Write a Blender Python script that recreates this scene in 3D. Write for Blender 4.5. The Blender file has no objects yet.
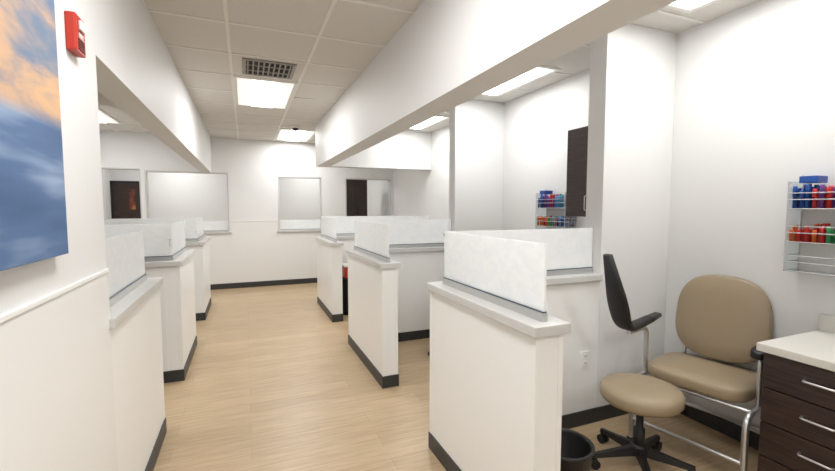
import bpy, bmesh, math, random
from mathutils import Vector, Matrix
random.seed(4)
S = bpy.context.scene
COL = S.collection
try:
    S.view_settings.view_transform = 'Standard'
    S.view_settings.look = 'None'
    S.view_settings.exposure = 0.0
except Exception as e:
    print(e)

# ------------------------------------------------------------ materials
def srgb(r, g, b):
    f = lambda c: (c/255/12.92) if c/255 <= .04045 else ((c/255+.055)/1.055)**2.4
    return (f(r), f(g), f(b), 1)
def mat(name, col, rough=.5, metal=0, spec=.5, noise=0, nscale=20, bump=0, bscale=200, trans=0, coat=0, emis=None, estr=0):
    m = bpy.data.materials.new(name); m.use_nodes = True
    nt = m.node_tree; b = nt.nodes['Principled BSDF']
    b.inputs['Base Color'].default_value = col
    b.inputs['Roughness'].default_value = rough
    b.inputs['Metallic'].default_value = metal
    b.inputs['Specular IOR Level'].default_value = spec
    b.inputs['Transmission Weight'].default_value = trans
    b.inputs['Coat Weight'].default_value = coat
    if emis:
        b.inputs['Emission Color'].default_value = emis
        b.inputs['Emission Strength'].default_value = estr
    tc = nt.nodes.new('ShaderNodeTexCoord')
    if noise:
        n = nt.nodes.new('ShaderNodeTexNoise'); n.inputs['Scale'].default_value = nscale
        n.inputs['Detail'].default_value = 4
        mx = nt.nodes.new('ShaderNodeMix'); mx.data_type = 'RGBA'
        mx.inputs[6].default_value = tuple(c*(1-noise) for c in col[:3])+(1,)
        mx.inputs[7].default_value = tuple(min(1, c*(1+noise)) for c in col[:3])+(1,)
        nt.links.new(tc.outputs['Object'], n.inputs['Vector'])
        nt.links.new(n.outputs['Fac'], mx.inputs[0])
        nt.links.new(mx.outputs[2], b.inputs['Base Color'])
    if bump:
        n2 = nt.nodes.new('ShaderNodeTexNoise'); n2.inputs['Scale'].default_value = bscale
        bp = nt.nodes.new('ShaderNodeBump'); bp.inputs['Strength'].default_value = bump
        bp.inputs['Distance'].default_value = .002
        nt.links.new(tc.outputs['Object'], n2.inputs['Vector'])
        nt.links.new(n2.outputs['Fac'], bp.inputs['Height'])
        nt.links.new(bp.outputs['Normal'], b.inputs['Normal'])
    return m

M_wall = mat('wall_paint', srgb(228, 228, 227), .55, noise=.015, nscale=3, bump=.15, bscale=300)
M_wain = mat('wainscot_panel', srgb(234, 234, 232), .3, noise=.01, nscale=2)
M_lam = mat('white_laminate', srgb(239, 239, 237), .32, noise=.01, nscale=3)
M_cap = mat('solid_surface_cap', srgb(203, 202, 199), .3, noise=.03, nscale=120)
M_base = mat('rubber_base', srgb(50, 51, 52), .45)
M_tile = mat('acoustic_tile', srgb(218, 215, 210), .9, noise=.05, nscale=90, bump=.6, bscale=150)
M_grid = mat('ceiling_grid_metal', srgb(232, 230, 225), .5)
M_lens = mat('troffer_lens', (1, 1, 1, 1), .4, emis=(1, 1, .99, 1), estr=5.0)
M_lensdim = mat('troffer_reflector', srgb(235, 233, 229), .5, emis=(1, .99, .97, 1), estr=.6)
M_vent = mat('vent_metal', srgb(150, 147, 142), .5, metal=.3)
M_dark = mat('vent_dark', srgb(25, 25, 25), .7)
M_alu = mat('brushed_aluminium', srgb(200, 200, 200), .35, metal=.8)
M_chrome = mat('silver_tube', srgb(205, 205, 205), .28, metal=.85)
M_tan = mat('tan_vinyl', srgb(154, 137, 112), .42, noise=.03, nscale=60, bump=.3, bscale=500)
M_blk = mat('black_plastic', srgb(24, 24, 26), .45)
M_ctop = mat('counter_laminate', srgb(210, 207, 200), .35, noise=.06, nscale=150)
M_red = mat('alarm_red', srgb(185, 48, 30), .4)
M_white = mat('white_plastic', srgb(238, 238, 234), .35)
M_acr = mat('clear_acrylic', (.9, .95, .97, 1), .08, trans=.85)
M_edge = mat('glass_edge_seal', srgb(70, 85, 95), .4)

def wood_dark():
    m = mat('espresso_wood', srgb(52, 38, 33), .38)
    nt = m.node_tree; b = nt.nodes['Principled BSDF']
    tc = nt.nodes.new('ShaderNodeTexCoord'); mp = nt.nodes.new('ShaderNodeMapping')
    mp.inputs['Scale'].default_value = (3, 3, 60)
    n = nt.nodes.new('ShaderNodeTexNoise'); n.inputs['Scale'].default_value = 2; n.inputs['Detail'].default_value = 6
    r = nt.nodes.new('ShaderNodeValToRGB')
    r.color_ramp.elements[0].color = srgb(34, 24, 22); r.color_ramp.elements[0].position = .3
    r.color_ramp.elements[1].color = srgb(66, 48, 41); r.color_ramp.elements[1].position = .75
    L = nt.links.new
    L(tc.outputs['Object'], mp.inputs[0]); L(mp.outputs[0], n.inputs['Vector']); L(n.outputs['Fac'], r.inputs[0]); L(r.outputs[0], b.inputs['Base Color'])
    return m
M_wood = wood_dark()

def floor_mat():
    m = mat('oak_vinyl_plank', srgb(200, 172, 132), .36)
    nt = m.node_tree; b = nt.nodes['Principled BSDF']; L = nt.links.new
    tc = nt.nodes.new('ShaderNodeTexCoord')
    br = nt.nodes.new('ShaderNodeTexBrick')
    br.inputs['Scale'].default_value = 1
    br.inputs['Brick Width'].default_value = 1.22; br.inputs['Row Height'].default_value = .152
    br.inputs['Mortar Size'].default_value = .0010; br.inputs['Mortar Smooth'].default_value = .2
    br.inputs['Color1'].default_value = srgb(196, 173, 141); br.inputs['Color2'].default_value = srgb(184, 160, 128)
    br.inputs['Mortar'].default_value = srgb(160, 137, 107)
    br.offset = .37
    L(tc.outputs['Object'], br.inputs['Vector'])
    mp = nt.nodes.new('ShaderNodeMapping'); mp.inputs['Scale'].default_value = (2.2, 34, 1)
    n = nt.nodes.new('ShaderNodeTexNoise'); n.inputs['Scale'].default_value = 1.6; n.inputs['Detail'].default_value = 8; n.inputs['Roughness'].default_value = .6
    L(tc.outputs['Object'], mp.inputs[0]); L(mp.outputs[0], n.inputs['Vector'])
    r = nt.nodes.new('ShaderNodeValToRGB')
    r.color_ramp.elements[0].color = (.77, .74, .70, 1); r.color_ramp.elements[0].position = .3
    r.color_ramp.elements[1].color = (1.04, 1.03, 1.02, 1); r.color_ramp.elements[1].position = .65
    L(n.outputs['Fac'], r.inputs[0])
    mx = nt.nodes.new('ShaderNodeMix'); mx.data_type = 'RGBA'; mx.blend_type = 'MULTIPLY'; mx.inputs[0].default_value = 1
    L(br.outputs['Color'], mx.inputs[6]); L(r.outputs[0], mx.inputs[7]); L(mx.outputs[2], b.inputs['Base Color'])
    return m
M_floor = floor_mat()

def frosted():
    m = mat('rice_paper_glass', srgb(250, 252, 253), .25)
    nt = m.node_tree; b = nt.nodes['Principled BSDF']; L = nt.links.new
    tc = nt.nodes.new('ShaderNodeTexCoord')
    mp = nt.nodes.new('ShaderNodeMapping'); mp.inputs['Scale'].default_value = (8, 8, 12)
    n0 = nt.nodes.new('ShaderNodeTexNoise'); n0.inputs['Scale'].default_value = 2; n0.inputs['Detail'].default_value = 2
    n0.inputs['Distortion'].default_value = .8
    L(tc.outputs['Object'], mp.inputs[0]); L(mp.outputs[0], n0.inputs['Vector'])
    r = nt.nodes.new('ShaderNodeValToRGB')
    e = r.color_ramp.elements
    e[0].position = .35; e[0].color = srgb(247, 250, 252)
    e[1].position = .65; e[1].color = srgb(254, 255, 255)
    L(n0.outputs['Fac'], r.inputs[0]); L(r.outputs[0], b.inputs['Base Color'])
    tr = nt.nodes.new('ShaderNodeBsdfTranslucent'); L(r.outputs[0], tr.inputs[0])
    mx = nt.nodes.new('ShaderNodeMixShader'); mx.inputs[0].default_value = .35
    L(b.outputs[0], mx.inputs[1]); L(tr.outputs[0], mx.inputs[2])
    tp = nt.nodes.new('ShaderNodeBsdfTransparent')
    mx2 = nt.nodes.new('ShaderNodeMixShader'); mx2.inputs[0].default_value = .2
    L(mx.outputs[0], mx2.inputs[1]); L(tp.outputs[0], mx2.inputs[2])
    L(mx2.outputs[0], nt.nodes['Material Output'].inputs['Surface'])
    return m
M_glass = frosted()

# ------------------------------------------------------------ helpers
def empty(name, loc=(0, 0, 0), rz=0):
    o = bpy.data.objects.new(name, None); COL.objects.link(o)
    o.location = loc; o.rotation_euler = (0, 0, rz); o.empty_display_size = .1
    return o
def finish(bm, name, m, parent=None, smooth=False):
    me = bpy.data.meshes.new(name)
    bmesh.ops.recalc_face_normals(bm, faces=bm.faces)
    bm.to_mesh(me); bm.free()
    if isinstance(m, (list, tuple)):
        for k in m: me.materials.append(k)
    else: me.materials.append(m)
    if smooth:
        for p in me.polygons: p.use_smooth = True
    o = bpy.data.objects.new(name, me); COL.objects.link(o)
    if parent: o.parent = parent
    return o
def add_box(bm, x0, x1, y0, y1, z0, z1, bev=0, mi=0):
    nb = bmesh.new()
    bmesh.ops.create_cube(nb, size=1)
    for v in nb.verts:
        v.co = Vector(((x0+x1)/2+v.co.x*(x1-x0), (y0+y1)/2+v.co.y*(y1-y0), (z0+z1)/2+v.co.z*(z1-z0)))
    if bev: bmesh.ops.bevel(nb, geom=list(nb.edges), offset=bev, segments=2, affect='EDGES', profile=.6)
    for f in nb.faces: f.material_index = mi
    t = bpy.data.meshes.new('t'); nb.to_mesh(t); nb.free(); bm.from_mesh(t); bpy.data.meshes.remove(t)
def box(name, x0, x1, y0, y1, z0, z1, m, bev=0, parent=None):
    bm = bmesh.new(); add_box(bm, x0, x1, y0, y1, z0, z1, bev)
    return finish(bm, name, m, parent)
def boxes(name, lst, m, bev=0, parent=None):
    bm = bmesh.new()
    for b in lst: add_box(bm, *b[:6], bev, b[6] if len(b) > 6 else 0)
    return finish(bm, name, m, parent)
def fillet(pts, r, n=6):
    pts = [Vector(p) for p in pts]; out = [pts[0]]
    for i in range(1, len(pts)-1):
        a, b, c = pts[i-1], pts[i], pts[i+1]
        u = (a-b); w = (c-b); rr = min(r, u.length*.49, w.length*.49)
        p0 = b+u.normalized()*rr; p1 = b+w.normalized()*rr
        for k in range(n+1):
            t = k/n; out.append(p0*(1-t)**2+b*2*t*(1-t)+p1*t*t)
    out.append(pts[-1]); return out
def tube(name, pts, rad, m, parent=None, r=.05):
    cu = bpy.data.curves.new(name, 'CURVE'); cu.dimensions = '3D'
    pp = fillet(pts, r) if len(pts) > 2 else [Vector(p) for p in pts]
    sp = cu.splines.new('POLY'); sp.points.add(len(pp)-1)
    for i, p in enumerate(pp): sp.points[i].co = (*p, 1)
    cu.bevel_depth = rad; cu.bevel_resolution = 4; cu.use_fill_caps = True
    tmp = bpy.data.objects.new('tmp', cu); COL.objects.link(tmp)
    me = bpy.data.meshes.new_from_object(tmp.evaluated_get(bpy.context.evaluated_depsgraph_get()))
    bpy.data.objects.remove(tmp)
    me.name = name; me.materials.clear(); me.materials.append(m)
    for p in me.polygons: p.use_smooth = True
    o = bpy.data.objects.new(name, me); COL.objects.link(o)
    if parent: o.parent = parent
    return o
def add_lathe(bm, prof, c=(0, 0, 0), seg=32, mi=0):
    rings = []
    for (r, z) in prof:
        if r < 1e-5: rings.append([bm.verts.new((c[0], c[1], c[2]+z))])
        else: rings.append([bm.verts.new((c[0]+r*math.cos(2*math.pi*k/seg), c[1]+r*math.sin(2*math.pi*k/seg), c[2]+z)) for k in range(seg)])
    for A, B in zip(rings, rings[1:]):
        for k in range(seg):
            k2 = (k+1) % seg
            if len(A) == 1 and len(B) == 1: continue
            if len(A) == 1: f = bm.faces.new((A[0], B[k], B[k2]))
            elif len(B) == 1: f = bm.faces.new((A[k], B[0], A[k2]))
            else: f = bm.faces.new((A[k], B[k], B[k2], A[k2]))
            f.material_index = mi; f.smooth = True
def lathe(name, prof, m, parent=None, c=(0, 0, 0), seg=32):
    bm = bmesh.new(); add_lathe(bm, prof, c, seg); return finish(bm, name, m, parent)
def cushion(name, w, h, t, m, parent, nexp=3.2, edge=.025, taper=0, seg=56, dome=.012):
    bm = bmesh.new()
    prof = [(1-edge*2.0, -t/2), (1-edge*.6, -t/2+edge*.35), (1, -t/2+edge), (1, t/2-edge), (1-edge*.6, t/2-edge*.35), (1-edge*2.0, t/2), (.6, t/2+dome*.7), (.25, t/2+dome)]
    rings = []
    for s, z in prof:
        ring = []
        for k in range(seg):
            a = 2*math.pi*k/seg; c, sn = math.cos(a), math.sin(a)
            x = abs(c)**(2/nexp)*math.copysign(1, c)*w/2*s; y = abs(sn)**(2/nexp)*math.copysign(1, sn)*h/2*s
            x *= 1+taper*(y/(h/2))
            ring.append(bm.verts.new((x, y, z)))
        rings.append(ring)
    for A, B in zip(rings, rings[1:]):
        for k in range(seg):
            bm.faces.new((A[k], A[(k+1) % seg], B[(k+1) % seg], B[k]))
    bm.faces.new(rings[0][::-1]); bm.faces.new(rings[-1])
    return finish(bm, name, m, parent, smooth=True)

# ------------------------------------------------------------ room constants
ZC = 2.74
XL, XLB = -.53, -2.6
XR, XRI, XRW = 1.03, 1.22, 2.90
YB = 8.35; YF = -2.2
ZS = 2.12
box('floor', XLB-.15, XRW+.15, YF, 11.2, -.1, 0, M_floor)
box('ceiling', XLB-.15, XRW+.15, YF, 11.2, ZC, ZC+.1, M_tile)
L = []
x = -.08-.61*5
while x < XRW:
    if x > XLB: L.append((x-.012, x+.012, YF, YB, ZC-.006, ZC))
    x += .61
y = 4.38-.61*11
while y < YB:
    if y > YF: L.append((XLB, XRW, y-.012, y+.012, ZC-.0065, ZC))
    y += .61
boxes('trim_ceiling_grid', L, M_grid)

box('wall_right', XRW, XRW+.15, YF, 11.2, 0, ZC, M_wall)
box('wall_outer_left', XLB-.15, XLB, YF, 11.2, 0, ZC, M_wall)
box('wall_front', XLB-.15, XRW+.15, YF-.15, YF, 0, ZC, M_wall)
box('wall_left', XL-.16, XL, YF, 2.05, 0, ZC, M_wall)
box('wall_soffit_left', XL-.16, XL, 2.05, YB, 2.1, ZC, M_wall)
box('wall_soffit_right', XR, XRI, YF, 6.62, ZS, ZC, M_wall)
box('wall_soffit_cross', XRI, XRW, 6.42, 6.62, ZS, ZC, M_wall)
ops = [(-2.2, -1.62, 1.05, 2.15), (-1.56, -.27, 1.02, 2.12), (.58, 1.41, 1.02, 2.08), (1.88, 2.84, 1.02, 2.08)]
segs = []; xs = XLB
for o in ops:
    segs.append((xs, o[0], YB, YB+.15, 0, ZC))
    segs.append((o[0], o[1], YB, YB+.15, 0, o[2])); segs.append((o[0], o[1], YB, YB+.15, o[3], ZC))
    xs = o[1]
segs.append((xs, XRW, YB, YB+.15, 0, ZC))
boxes('wall_back', segs, M_wall)
box('wall_far_room', XLB, XRW, 10.6, 10.75, 0, ZC, M_wall)
for i, o in enumerate(ops):
    boxes('trim_%d' % (i+1), [(o[0]-.03, o[1]+.03, YB-.03, YB+.17, o[2]-.001, o[2]+.03)], M_cap, .004)
    P = empty('window_%d' % (i+1), ((o[0]+o[1])/2, YB, o[2]+.03)); hw = (o[1]-o[0])/2; hh = o[3]-o[2]-.03
    boxes('frame', [(-hw, -hw+.02, .005, .145, 0, hh), (hw-.02, hw, .005, .145, 0, hh), (-hw+.02, hw-.02, .005, .145, hh-.02, hh)], M_cap, .003, P)
boxes('trim_wainscot_left', [(XL, XL+.004, YF, 2.05, .1, 1.235)], M_wain)
boxes('trim_panel_cap_left', [(XL, XL+.009, YF, 2.05, 1.235, 1.25)], M_lam, .002)
boxes('trim_wainscot_back', [(XLB, XRW, YB-.004, YB, .1, 1.0), (-.24, .55, YB-.004, YB, 1.0, 1.235), (1.44, 1.85, YB-.004, YB, 1.0, 1.235)], M_wain)
boxes('trim_panel_cap_back', [(-.24, .55, YB-.009, YB, 1.235, 1.25), (1.44, 1.85, YB-.009, YB, 1.235, 1.25)], M_lam, .002)
box('baseboard_back', XLB, XRW, YB-.014, YB-.004, 0, .1, M_base, .003)
box('baseboard_left', XL, XL+.012, YF, 2.05, 0, .1, M_base, .003)
box('baseboard_right', XRW-.012, XRW, YF, YB-.02, 0, .1, M_base, .003)

XC = 2.24
PY = [2.14, 4.3]
TH = .15
for i, y in enumerate(PY):
    box('wall_partition_%d' % (i+1), XC, XRW, y, y+TH, 0, ZC, M_wall, .004)
    box('baseboard_partition_%d' % (i+1), 1.17, XRW-.013, y-.01, y, 0, .1, M_base, .002)
for i, y in enumerate([4.03, 6.13]):
    box('wall_partition_left_%d' % (i+1), XLB, -1.8, y, y+TH, 0, ZC, M_wall)

# ------------------------------------------------------------ half walls with glass
ZCAP = 1.0; CT = .042
def half_wall(ax0, ax1, ya, yb, px0, px1, py0, py1, side):
    P = empty('half_wall_partition', ((ax0+ax1)/2, (ya+yb)/2, 0))
    off = P.location
    def B(n, l, m, bev=0):
        l2 = [(a-off.x, b-off.x, c-off.y, d-off.y, e, f) for a, b, c, d, e, f in l]
        return boxes(n, l2, m, bev, P)
    body = [(ax0, ax1, ya, yb, 0, ZCAP)]
    if px1 > px0: body.append((px0, px1, py0, py1, 0, ZCAP))
    B('body', body, M_lam, .003)
    B('corner_trim', [(ax0-.003, ax0+.02, ya-.003, ya+.02, .1, ZCAP), (ax1-.02, ax1+.003, ya-.003, ya+.02, .1, ZCAP),
                      (ax0-.003, ax0+.02, yb-.02, yb+.003, .1, ZCAP), (ax1-.02, ax1+.003, yb-.02, yb+.003, .1, ZCAP)], M_lam, .002)
    o = .023
    cap = [(ax0-o, ax1+o, ya-o, yb+o, ZCAP, ZCAP+CT)]
    if px1 > px0:
        cap.append((ax1+o if side > 0 else px0, px1 if side > 0 else ax0-o, py0-o, py1+o, ZCAP, ZCAP+CT))
    B('cap', cap, M_cap, .004)
    k = .008
    base = [(ax0-k, ax1+k, ya-k, yb+k, 0, .1)]
    if px1 > px0: base.append((px0, px1, py0-k, py1+k, 0, .1))
    B('base', base, M_base, .002)
    gx = (ax0+ax1)/2; gy = (py0+py1)/2
    z0 = ZCAP+CT; z1 = z0+.035; zt = 1.355
    if side > 0: g0, g1 = ya+.03, gy
    else: g0, g1 = gy, yb-.08
    if px1 <= px0: g0, g1 = ya, yb-.08
    ch = [(gx-.014, gx+.014, g0, g1+.014, z0, z1)]; gl = [(gx-.006, gx+.006, g0+.002, g1+.006, z1-.02, zt)]
    se = [(gx-.009, gx+.009, g0+.001, g1+.012, z1, z1+.006)]
    if px1 > px0:
        if side > 0: a, b = gx+.014, px1-.01
        else: a, b = px0+.02, gx-.014
        ch.append((a, b, gy-.014, gy+.014, z0, z1)); gl.append((a-.006, b, gy-.006, gy+.006, z1-.02, zt))
        se.append((a, b, gy-.009, gy+.009, z1, z1+.006))
    B('glass_channel', ch, M_alu, .002); B('glass_seal', se, M_edge); B('frosted_glass', gl, M_glass, .0015)
    return P
half_wall(1.03, 1.16, 1.29, 2.29, 1.16, XC, 2.14, 2.29, 1)
half_wall(1.02, 1.15, 3.22, 4.45, 1.15, XC, 4.3, 4.45, 1)
half_wall(1.02, 1.15, 5.37, 6.57, 1.15, XRW, 6.42, 6.57, 1)
half_wall(-.66, -.53, 2.055, 3.12, 0, 0, 2.05, 2.2, -1)
half_wall(-.66, -.53, 4.03, 5.05, -1.8, -.66, 4.03, 4.18, -1)
half_wall(-.66, -.53, 6.13, 7.15, -1.8, -.66, 6.13, 6.28, -1)

# ------------------------------------------------------------ ceiling fixtures
def troffer(x0, x1, y0, y1, power, lw=.42):
    P = empty('ceiling_light_troffer', ((x0+x1)/2, (y0+y1)/2, ZC))
    w, h = (x1-x0)/2, (y1-y0)/2
    boxes('frame', [(-w, -w+.03, -h, h, -.012, 0), (w-.03, w, -h, h, -.012, 0), (-w+.03, w-.03, -h, -h+.03, -.012, 0), (-w+.03, w-.03, h-.03, h, -.012, 0)], M_grid, .002, P)
    boxes('reflector', [(-w+.03, w-.03, -h+.03, h-.03, -.008, -.002)], M_lensdim, 0, P)
    boxes('lens', [(-w*lw, w*lw, -h+.06, h-.06, -.02, -.008)], M_lens, .004, P)
    ld = bpy.data.lights.new('troffer_lamp', 'AREA'); ld.shape = 'RECTANGLE'
    ld.size = w*1.7; ld.size_y = h*1.8; ld.energy = power; ld.color = (1, .998, .99)
    lo = bpy.data.objects.new('troffer_lamp', ld); COL.objects.link(lo); lo.parent = P; lo.location = (0, 0, -.03)
    return P
troffer(-.07, .52, 4.39, 5.59, 25)
troffer(.54, 1.13, 7.0, 8.2, 22)
troffer(-.07, .52, .7, 1.9, 24)
troffer(-.07, .52, -1.6, -.4, 20)
for y in (-.7, 1.38, 3.55, 5.7):
    troffer(2.05, 2.65, y-.5, y+.5, 11.5, .75)
troffer(-2.25, -1.66, 6.4, 7.5, 18); troffer(-1.9, -1.3, 2.6, 3.8, 15)
troffer(-1.6, -1.0, 9.0, 10.2, 19); troffer(1.2, 1.8, 9.0, 10.2, 19)

def vent(x, y, s=.22):
    P = empty('ceiling_air_vent', (x, y, ZC))
    boxes('rim', [(-s, -s+.03, -s, s, -.012, 0), (s-.03, s, -s, s, -.012, 0), (-s+.03, s-.03, -s, -s+.03, -.012, 0), (-s+.03, s-.03, s-.03, s, -.012, 0)], M_vent, .002, P)
    boxes('back', [(-s+.03, s-.03, -s+.03, s-.03, -.003, -.001)], M_dark, 0, P)
    l = []
    n = 9
    for k in range(n):
        xx = -s+.045+k*(2*s-.09)/(n-1); l.append((xx-.006, xx+.006, -s+.03, s-.03, -.014, -.004))
    for yy in (-s/3, s/3): l.append((-s+.03, s-.03, yy-.008, yy+.008, -.013, -.005))
    boxes('louvres', l, M_vent, 0, P)
vent(.23, 4.06)
P = empty('security_camera_dome', (.75, 6.75, ZC))
lathe('housing', [(.0, -.001), (.07, -.001), (.07, -.02), (.055, -.03), (0, -.03)], M_white, P)
lathe('dome', [(.045, -.03), (.042, -.05), (.025, -.068), (0, -.075)], M_blk, P)

# ------------------------------------------------------------ left wall: painting & alarm
def paint_mat():
    m = mat('sunset_ocean_canvas', (1, 1, 1, 1), .6)
    nt = m.node_tree; b = nt.nodes['Principled BSDF']; K = nt.links.new
    tc = nt.nodes.new('ShaderNodeTexCoord'); sp = nt.nodes.new('ShaderNodeSeparateXYZ'); K(tc.outputs['Object'], sp.inputs[0])
    n = nt.nodes.new('ShaderNodeTexNoise'); n.inputs['Scale'].default_value = 2.6; n.inputs['Detail'].default_value = 6; n.inputs['Roughness'].default_value = .55; n.inputs['Distortion'].default_value = .3
    mp = nt.nodes.new('ShaderNodeMapping'); mp.inputs['Scale'].default_value = (1, 1, 3.4); mp.inputs['Location'].default_value = (.3, 1.4, .6); mp.inputs['Rotation'].default_value = (-.2, 0, 0)
    K(tc.outputs['Object'], mp.inputs[0]); K(mp.outputs[0], n.inputs['Vector'])
    mb = nt.nodes.new('ShaderNodeMapRange'); mb.inputs['From Min'].default_value = -.12; mb.inputs['From Max'].default_value = .45
    mb.inputs['To Min'].default_value = .05; mb.inputs['To Max'].default_value = -.14
    K(sp.outputs['Z'], mb.inputs['Value'])
    ad = nt.nodes.new('ShaderNodeMath'); ad.operation = 'ADD'; K(n.outputs['Fac'], ad.inputs[0]); K(mb.outputs[0], ad.inputs[1])
    r = nt.nodes.new('ShaderNodeValToRGB'); e = r.color_ramp.elements
    e[0].position = .26; e[0].color = srgb(88, 118, 154)
    e[1].position = .78; e[1].color = srgb(168, 148, 140)
    for p, c in ((.38, srgb(114, 128, 150)), (.46, srgb(146, 140, 146)), (.55, srgb(194, 160, 132)), (.65, srgb(214, 170, 126))):
        q = e.new(p); q.color = c
    K(ad.outputs[0], r.inputs[0])
    mp2 = nt.nodes.new('ShaderNodeMapping'); mp2.inputs['Scale'].default_value = (1, 1.0, 7); mp2.inputs['Rotation'].default_value = (.12, 0, 0)
    K(tc.outputs['Object'], mp2.inputs[0])
    n2 = nt.nodes.new('ShaderNodeTexNoise'); n2.inputs['Scale'].default_value = 1.5; n2.inputs['Detail'].default_value = 3; K(mp2.outputs[0], n2.inputs['Vector'])
    r2 = nt.nodes.new('ShaderNodeValToRGB'); e = r2.color_ramp.elements
    e[0].position = .32; e[0].color = srgb(54, 84, 126)
    e[1].position = .72; e[1].color = srgb(140, 162, 192)
    q = e.new(.55); q.color = srgb(78, 108, 150)
    K(n2.outputs['Fac'], r2.inputs[0])
    mr = nt.nodes.new('ShaderNodeMapRange'); mr.inputs['From Min'].default_value = -.14; mr.inputs['From Max'].default_value = -.10
    K(sp.outputs['Z'], mr.inputs['Value'])
    mx = nt.nodes.new('ShaderNodeMix'); mx.data_type = 'RGBA'
    K(mr.outputs[0], mx.inputs[0]); K(r2.outputs[0], mx.inputs[6]); K(r.outputs[0], mx.inputs[7]); K(mx.outputs[2], b.inputs['Base Color'])
    return m
P = empty('ocean_sunset_painting', (XL, .87, 1.86))
box('canvas', .001, .035, -.69, .69, -.5, .5, paint_mat(), .003, P)

P = empty('fire_alarm', (XL, 1.785, 2.08))
box('back_box', .0, .03, -.045, .045, -.062, .062, M_red, .006, P)
box('strobe_lens', .03, .04, -.022, .022, .012, .045, M_white, .004, P)
bm = bmesh.new()
for zz in (-.05, -.04, -.03, -.02): add_box(bm, .029, .032, -.03, .03, zz-.002, zz+.002)
finish(bm, 'horn_slots', M_dark, P)
tx = bpy.data.curves.new('fire_label', 'FONT'); tx.body = 'FIRE'; tx.size = .025; tx.extrude = .0005; tx.align_x = 'CENTER'
to = bpy.data.objects.new('fire_label', tx); COL.objects.link(to); to.data.materials.append(M_white); to.parent = P
to.location = (.0312, 0, -.013); to.rotation_euler = (math.pi/2, 0, math.pi/2)

# ------------------------------------------------------------ outlet
P = empty('wall_outlet', (2.12, 2.14, .46))
box('plate', -.036, .036, -.006, 0, -.058, .058, M_white, .002, P)
boxes('sockets', [(-.017, .017, -.008, -.005, .008, .04), (-.017, .017, -.008, -.005, -.04, -.008)], M_lam, .002, P)
boxes('slots', [(s*.007-.0015, s*.007+.0015, -.009, -.007, z-.006, z+.006) for s in (-1, 1) for z in (.026, -.022)], M_dark, 0, P)

# ------------------------------------------------------------ phlebotomy chair
def chair(loc, rz):
    P = empty('phlebotomy_chair', loc, rz)
    o = cushion('seat', .47, .56, .075, M_tan, P, 4.2); o.location = (0, 0, .465)
    o = cushion('backrest', .52, .54, .065, M_tan, P, 2.8, taper=-.04)
    tilt = math.radians(7)
    up = Vector((-math.sin(tilt), 0, math.cos(tilt))); rt = Vector((0, 1, 0)); nrm = rt.cross(up)
    R = Matrix((rt, up, nrm)).transposed().to_4x4()
    o.matrix_local = Matrix.Translation((-.21, 0, .79)) @ R
    for s, n in ((-1, 'far'), (1, 'near')):
        y = s*.30
        tube('side_frame_'+n, [(.27, y, .012), (.27, y, .40), (-.22, y, .40), (-.24, y, .012)], .0165, M_chrome, P, .09)
        boxes('foot_'+n, [(.252, .288, y-.018, y+.018, 0, .014), (-.258, -.222, y-.018, y+.018, 0, .014)], M_blk, .004, P)
        tube('back_post_'+n, [(-.22, y*.72, .40), (-.245, y*.72, .55), (-.262, y*.72, .85)], .012, M_chrome, P, .05)
    tube('arm_post_far', [(.12, -.30, .40), (.12, -.30, .715), (.34, -.30, .715)], .015, M_chrome, P, .06)
    tube('arm_post_near', [(.10, .30, .40), (.10, .30, .68), (.0, .30, .69)], .013, M_chrome, P, .05)
    tube('low_stretcher', [(.27, -.3, .14), (.27, .3, .14)], .011, M_chrome, P)
    tube('rear_stretcher', [(-.235, -.3, .14), (-.235, .3, .14)], .011, M_chrome, P)
    for k, (x, z) in enumerate(((.2, .405), (-.2, .405))): tube('cross_bar_%d' % k, [(x, -.3, z), (x, .3, z)], .011, M_chrome, P)
    o = cushion('arm_pad', .32, .095, .038, M_blk, P, 3, edge=.012, dome=.004); o.location = (.04, .31, .715)
    cl = fillet([(-.02, 0, .775), (.20, 0, .75), (.40, 0, .745), (.47, 0, .90), (.60, 0, 1.22)], .15, 9)
    d = 0; tot = sum((b-a).length for a, b in zip(cl, cl[1:]))
    bm = bmesh.new(); rings = []
    for i, p in enumerate(cl):
        if i: d += (p-cl[i-1]).length
        t = d/tot
        tg = (cl[min(i+1, len(cl)-1)]-cl[max(i-1, 0)]).normalized(); nn = Vector((-tg.z, 0, tg.x))
        hw = .038+.026*math.exp(-((t-.62)/.22)**2)
        if t > .96: hw *= .7
        if t < .02: hw *= .7
        th = .015+.007*math.sin(math.pi*t)
        ring = []
        for k in range(16):
            a = 2*math.pi*k/16; c, sn = math.cos(a), math.sin(a)
            ring.append(bm.verts.new(p+Vector((0, 1, 0))*hw*abs(c)**.6*math.copysign(1, c)+nn*th*abs(sn)**.7*math.copysign(1, sn)))
        rings.append(ring)
    for A, Bq in zip(rings, rings[1:]):
        for k in range(16): bm.faces.new((A[k], A[(k+1) % 16], Bq[(k+1) % 16], Bq[k]))
    bm.faces.new(rings[0][::-1]); bm.faces.new(rings[-1])
    o = finish(bm, 'draw_arm', M_blk, P, True); o.location = (0, -.30, 0)
    return P
CA = math.radians(192)
for k in (0, 1, 2): chair((2.605, 1.65+2.14*k, 0), CA)

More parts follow.
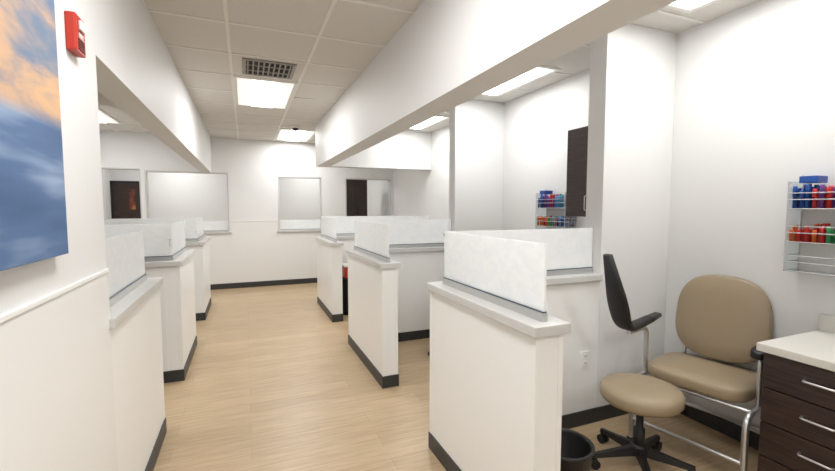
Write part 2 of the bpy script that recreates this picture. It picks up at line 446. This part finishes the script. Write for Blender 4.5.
# ------------------------------------------------------------ stool
def stool(loc, rz=0):
    P = empty('rolling_stool', loc, rz)
    lathe('seat', [(0, .385), (.17, .385), (.2, .392), (.215, .412), (.217, .45), (.205, .472), (.17, .483), (.08, .488), (0, .488)], M_tan, P, seg=48)
    lathe('gas_column', [(.0, .10), (.03, .10), (.03, .23), (.02, .235), (.02, .31), (.014, .315), (.014, .37), (.07, .378), (.07, .3855), (0, .3855)], M_blk, P)
    lathe('hub', [(0, .075), (.045, .075), (.05, .09), (.045, .125), (.03, .14), (0, .14)], M_blk, P)
    bm = bmesh.new()
    for k in range(5):
        a = 2*math.pi*k/5+.3; ca, sa = math.cos(a), math.sin(a)
        prof = [(.03, .075, .128, .024), (.12, .072, .112, .02), (.22, .068, .095, .017), (.275, .066, .088, .015)]
        rr = []
        for (r, z0, z1, hw) in prof:
            rr.append([bm.verts.new((ca*r-sa*h, sa*r+ca*h, z)) for h, z in ((-hw, z0), (hw, z0), (hw*.7, z1), (-hw*.7, z1))])
        for A, Bq in zip(rr, rr[1:]):
            for q in range(4): bm.faces.new((A[q], A[(q+1) % 4], Bq[(q+1) % 4], Bq[q]))
        bm.faces.new(rr[0][::-1]); bm.faces.new(rr[-1])
    finish(bm, 'star_base', M_blk, P)
    bm = bmesh.new()
    for k in range(5):
        a = 2*math.pi*k/5+.3; ca, sa = math.cos(a), math.sin(a)
        for s in (-.014, .014):
            nb = bmesh.new(); bmesh.ops.create_cone(nb, cap_ends=True, segments=20, radius1=.027, radius2=.027, depth=.018)
            Mx = Matrix.Translation((ca*.262-sa*s, sa*.262+ca*s, .0275)) @ Matrix.Rotation(a, 4, 'Z') @ Matrix.Rotation(math.pi/2, 4, 'X')
            nb.transform(Mx); t = bpy.data.meshes.new('t'); nb.to_mesh(t); nb.free(); bm.from_mesh(t); bpy.data.meshes.remove(t)
        add_box(bm, ca*.262-.012, ca*.262+.012, sa*.262-.012, sa*.262+.012, .04, .075, .003)
    finish(bm, 'casters', M_blk, P)
    return P
stool((2.07, 1.66, 0)); stool((1.95, 3.75, 0), .4)

# ------------------------------------------------------------ base cabinet
def cabinet(y1, y0):
    P = empty('drawer_cabinet', (XRW-.29, y1, 0)); Ly = y0-y1
    boxes('carcass', [(-.24, .285, Ly, -.02, .09, .79), (-.19, .285, Ly, -.03, 0, .09)], M_wood, .002, P)
    box('countertop', -.28, .288, Ly, .0, .79, .83, M_ctop, .005, P)
    box('backsplash', .268, .288, Ly, 0, .83, .92, M_ctop, .003, P)
    fr = []; hd = []
    n = max(1, int(round(-Ly/.5)))
    w = (-Ly-.03)/n
    for k in range(n):
        a = -.025-k*w; b = a-w+.006
        for (z0, z1) in ((.615, .782), (.44, .609), (.268, .434), (.095, .262)):
            fr.append((-.259, -.241, b, a, z0, z1)); hd.append(((a+b)/2, (z0+z1)/2+.01))
    boxes('drawer_fronts', fr, M_wood, .002, P)
    for k, (yy, zz) in enumerate(hd):
        tube('handle_%d' % k, [(-.259, yy-.065, zz), (-.285, yy-.06, zz), (-.285, yy+.06, zz), (-.259, yy+.065, zz)], .005, M_chrome, P, .015)
cabinet(1.235, .275); cabinet(3.36, 2.42)

P = empty('wall_cabinet', (XRW-.15, 2.62, 1.79))
box('carcass', -.13, .149, -.27, .27, -.37, .37, M_wood, .002, P)
boxes('doors', [(-.15, -.131, -.27, -.003, -.37, .37), (-.15, -.131, .003, .27, -.37, .37)], M_wood, .002, P)
for s in (-1, 1): tube('handle', [(-.15, s*.03, -.32), (-.175, s*.03, -.315), (-.175, s*.03, -.20), (-.15, s*.03, -.195)], .005, M_chrome, P, .012)

# ------------------------------------------------------------ supply racks
cols = {'blue': srgb(35, 80, 160), 'purple': srgb(110, 70, 150), 'red': srgb(200, 45, 40), 'green': srgb(60, 155, 95), 'orange': srgb(225, 110, 40), 'lblue': srgb(90, 160, 210), 'pink': srgb(215, 90, 130), 'clear': srgb(215, 220, 222), 'teal': srgb(60, 160, 165)}
CM = {k: mat('tube_'+k, v, .35) for k, v in cols.items()}
keys = list(CM)
M_wire = mat('rack_wire', srgb(200, 200, 202), .35, metal=.5)
def rack(y0, y1):
    yc = (y0+y1)/2; P = empty('supply_rack', (XRW-.001, yc, 1.39)); h = (y1-y0)/2
    D = .14
    for s, n in ((-1, 'a'), (1, 'b')):
        tube('side_wire_'+n, [(-.004, s*h, -.25), (-.004, s*h, .29)], .0035, M_wire, P)
        tube('front_wire_'+n, [(-D, s*h, -.24), (-D, s*h, .25)], .003, M_wire, P)
        box('side_panel_'+n, -D, -.004, s*h-.0015, s*h+.0015, -.245, .25, M_acr, 0, P)
    for k, z in enumerate((-.24, -.08, .10)):
        bm = bmesh.new()
        add_box(bm, -D, -.004, -h, h, z-.004, z, 0, 0)
        finish(bm, 'tray_%d' % k, M_acr, P)
        for q, zz in enumerate((z, z+.05, z+.085)):
            tube('rail_%d_%d' % (k, q), [(-.004, -h, zz), (-D, -h, zz), (-D, h, zz), (-.004, h, zz)], .0028, M_wire, P, .01)
    T = bmesh.new()
    for k, z in enumerate((-.08, .10)):
        for i in range(13):
            for j in range(4):
                yy = -h+.02+i*(2*h-.04)/12+random.uniform(-.005, .005); xx = -D+.02+j*.032
                f = i/12
                if k == 0: ci = random.choice(['red', 'red', 'orange']) if f > .6 else random.choice(['green', 'teal', 'green']) if f > .45 else random.choice(['blue', 'lblue', 'orange', 'blue'])
                else: ci = 'blue' if f > .75 else random.choice(['purple', 'red', 'pink']) if f > .4 else random.choice(['lblue', 'clear', 'green'])
                ci = keys.index(ci); hh = random.uniform(.055, .10) if k == 0 else random.uniform(.09, .135)
                r = .011
                add_lathe(T, [(0, 0), (r*.8, 0), (r*.8, hh*.55), (r, hh*.55), (r, hh), (r*.8, hh+.004), (0, hh+.004)], (xx, yy, z+.001), 8, ci)
    finish(T, 'specimen_tubes', [CM[k] for k in keys], P)
    boxes('label_box', [(-.13, -.03, h-.12, h-.04, .238, .275)], CM['blue'], .004, P)
rack(.94, 1.35); rack(3.08, 3.5)

def bin_(name, loc, h=.3, r0=.11, r1=.14, m=M_blk):
    P = empty(name, loc)
    lathe('shell', [(0, 0), (r0, 0), (r1, h), (r1+.008, h), (r1+.008, h+.01), (r1-.006, h+.01), (r1-.01, h), (r0-.008, .01), (0, .01)], m, P, seg=40)
    return P
bin_('waste_bin', (1.46, 1.60, 0))
bin_('waste_bin', (1.33, 5.75, 0), .5, .12, .14)
P = empty('sharps_container', (1.33, 5.75, .51))
box('body', -.08, .08, -.1, .1, .003, .16, M_red, .01, P); box('lid', -.085, .085, -.105, .105, .161, .19, M_white, .008, P)

# ------------------------------------------------------------ far room items
P = empty('door_1', (-2.27, 10.6, 0))
boxes('frame', [(-.33, -.28, -.04, 0, 0, 2.05), (.28, .33, -.04, 0, 0, 2.05), (-.28, .28, -.04, 0, 2.0, 2.05)], M_blk, .003, P)
box('slab', -.28, .28, -.03, 0, .005, 2.0, M_wood, .002, P)
pm = mat('poster_print', srgb(150, 70, 40), .5, noise=.0)
nt = pm.node_tree; n = nt.nodes.new('ShaderNodeTexNoise'); n.inputs['Scale'].default_value = 6
tc = nt.nodes.new('ShaderNodeTexCoord'); nt.links.new(tc.outputs['Object'], n.inputs['Vector'])
r = nt.nodes.new('ShaderNodeValToRGB'); r.color_ramp.elements[0].position = .4; r.color_ramp.elements[0].color = srgb(58, 45, 34)
r.color_ramp.elements[1].position = .75; r.color_ramp.elements[1].color = srgb(185, 130, 60)
q = r.color_ramp.elements.new(.57); q.color = srgb(125, 56, 38)
nt.links.new(n.outputs['Fac'], r.inputs[0]); nt.links.new(r.outputs[0], nt.nodes['Principled BSDF'].inputs['Base Color'])
box('vision_panel', 0, .11, -.034, -.0305, 1.45, 1.88, pm, 0, P)
for (a, b) in ((-1.5, -.3), (.62, 1.38), (1.92, 2.80)):
    P = empty('frosted_sill_screen', ((a+b)/2, YB+.06, 1.05))
    box('pane', -(b-a)/2, (b-a)/2, -.006, .006, .02, .2, M_glass, 0, P)
    box('channel', -(b-a)/2, (b-a)/2, -.014, .014, 0, .03, M_alu, .002, P)
P = empty('storage_cabinet', (2.2, 9.0, 0))
boxes('carcass', [(-.25, .25, -.2, .25, .08, 2.1), (-.24, .24, -.17, .25, 0, .08)], M_wood, .003, P)
boxes('doors', [(-.248, -.002, -.22, -.201, .09, 2.09), (.002, .248, -.22, -.201, .09, 2.09)], M_wood, .002, P)

# ------------------------------------------------------------ world, camera
w = bpy.data.worlds.new('World'); S.world = w; w.use_nodes = True
w.node_tree.nodes['Background'].inputs[0].default_value = (.9, .93, 1, 1)
w.node_tree.nodes['Background'].inputs[1].default_value = .3
cam = bpy.data.cameras.new('Camera'); co = bpy.data.objects.new('Camera', cam); COL.objects.link(co)
cam.sensor_width = 36; cam.lens = 36*417/835; cam.clip_start = .02
th, p = math.radians(22.43), math.radians(3.91)
co.location = (0, 0, 1.5)
co.rotation_euler = (math.pi/2-p, 0, -th)
S.camera = co
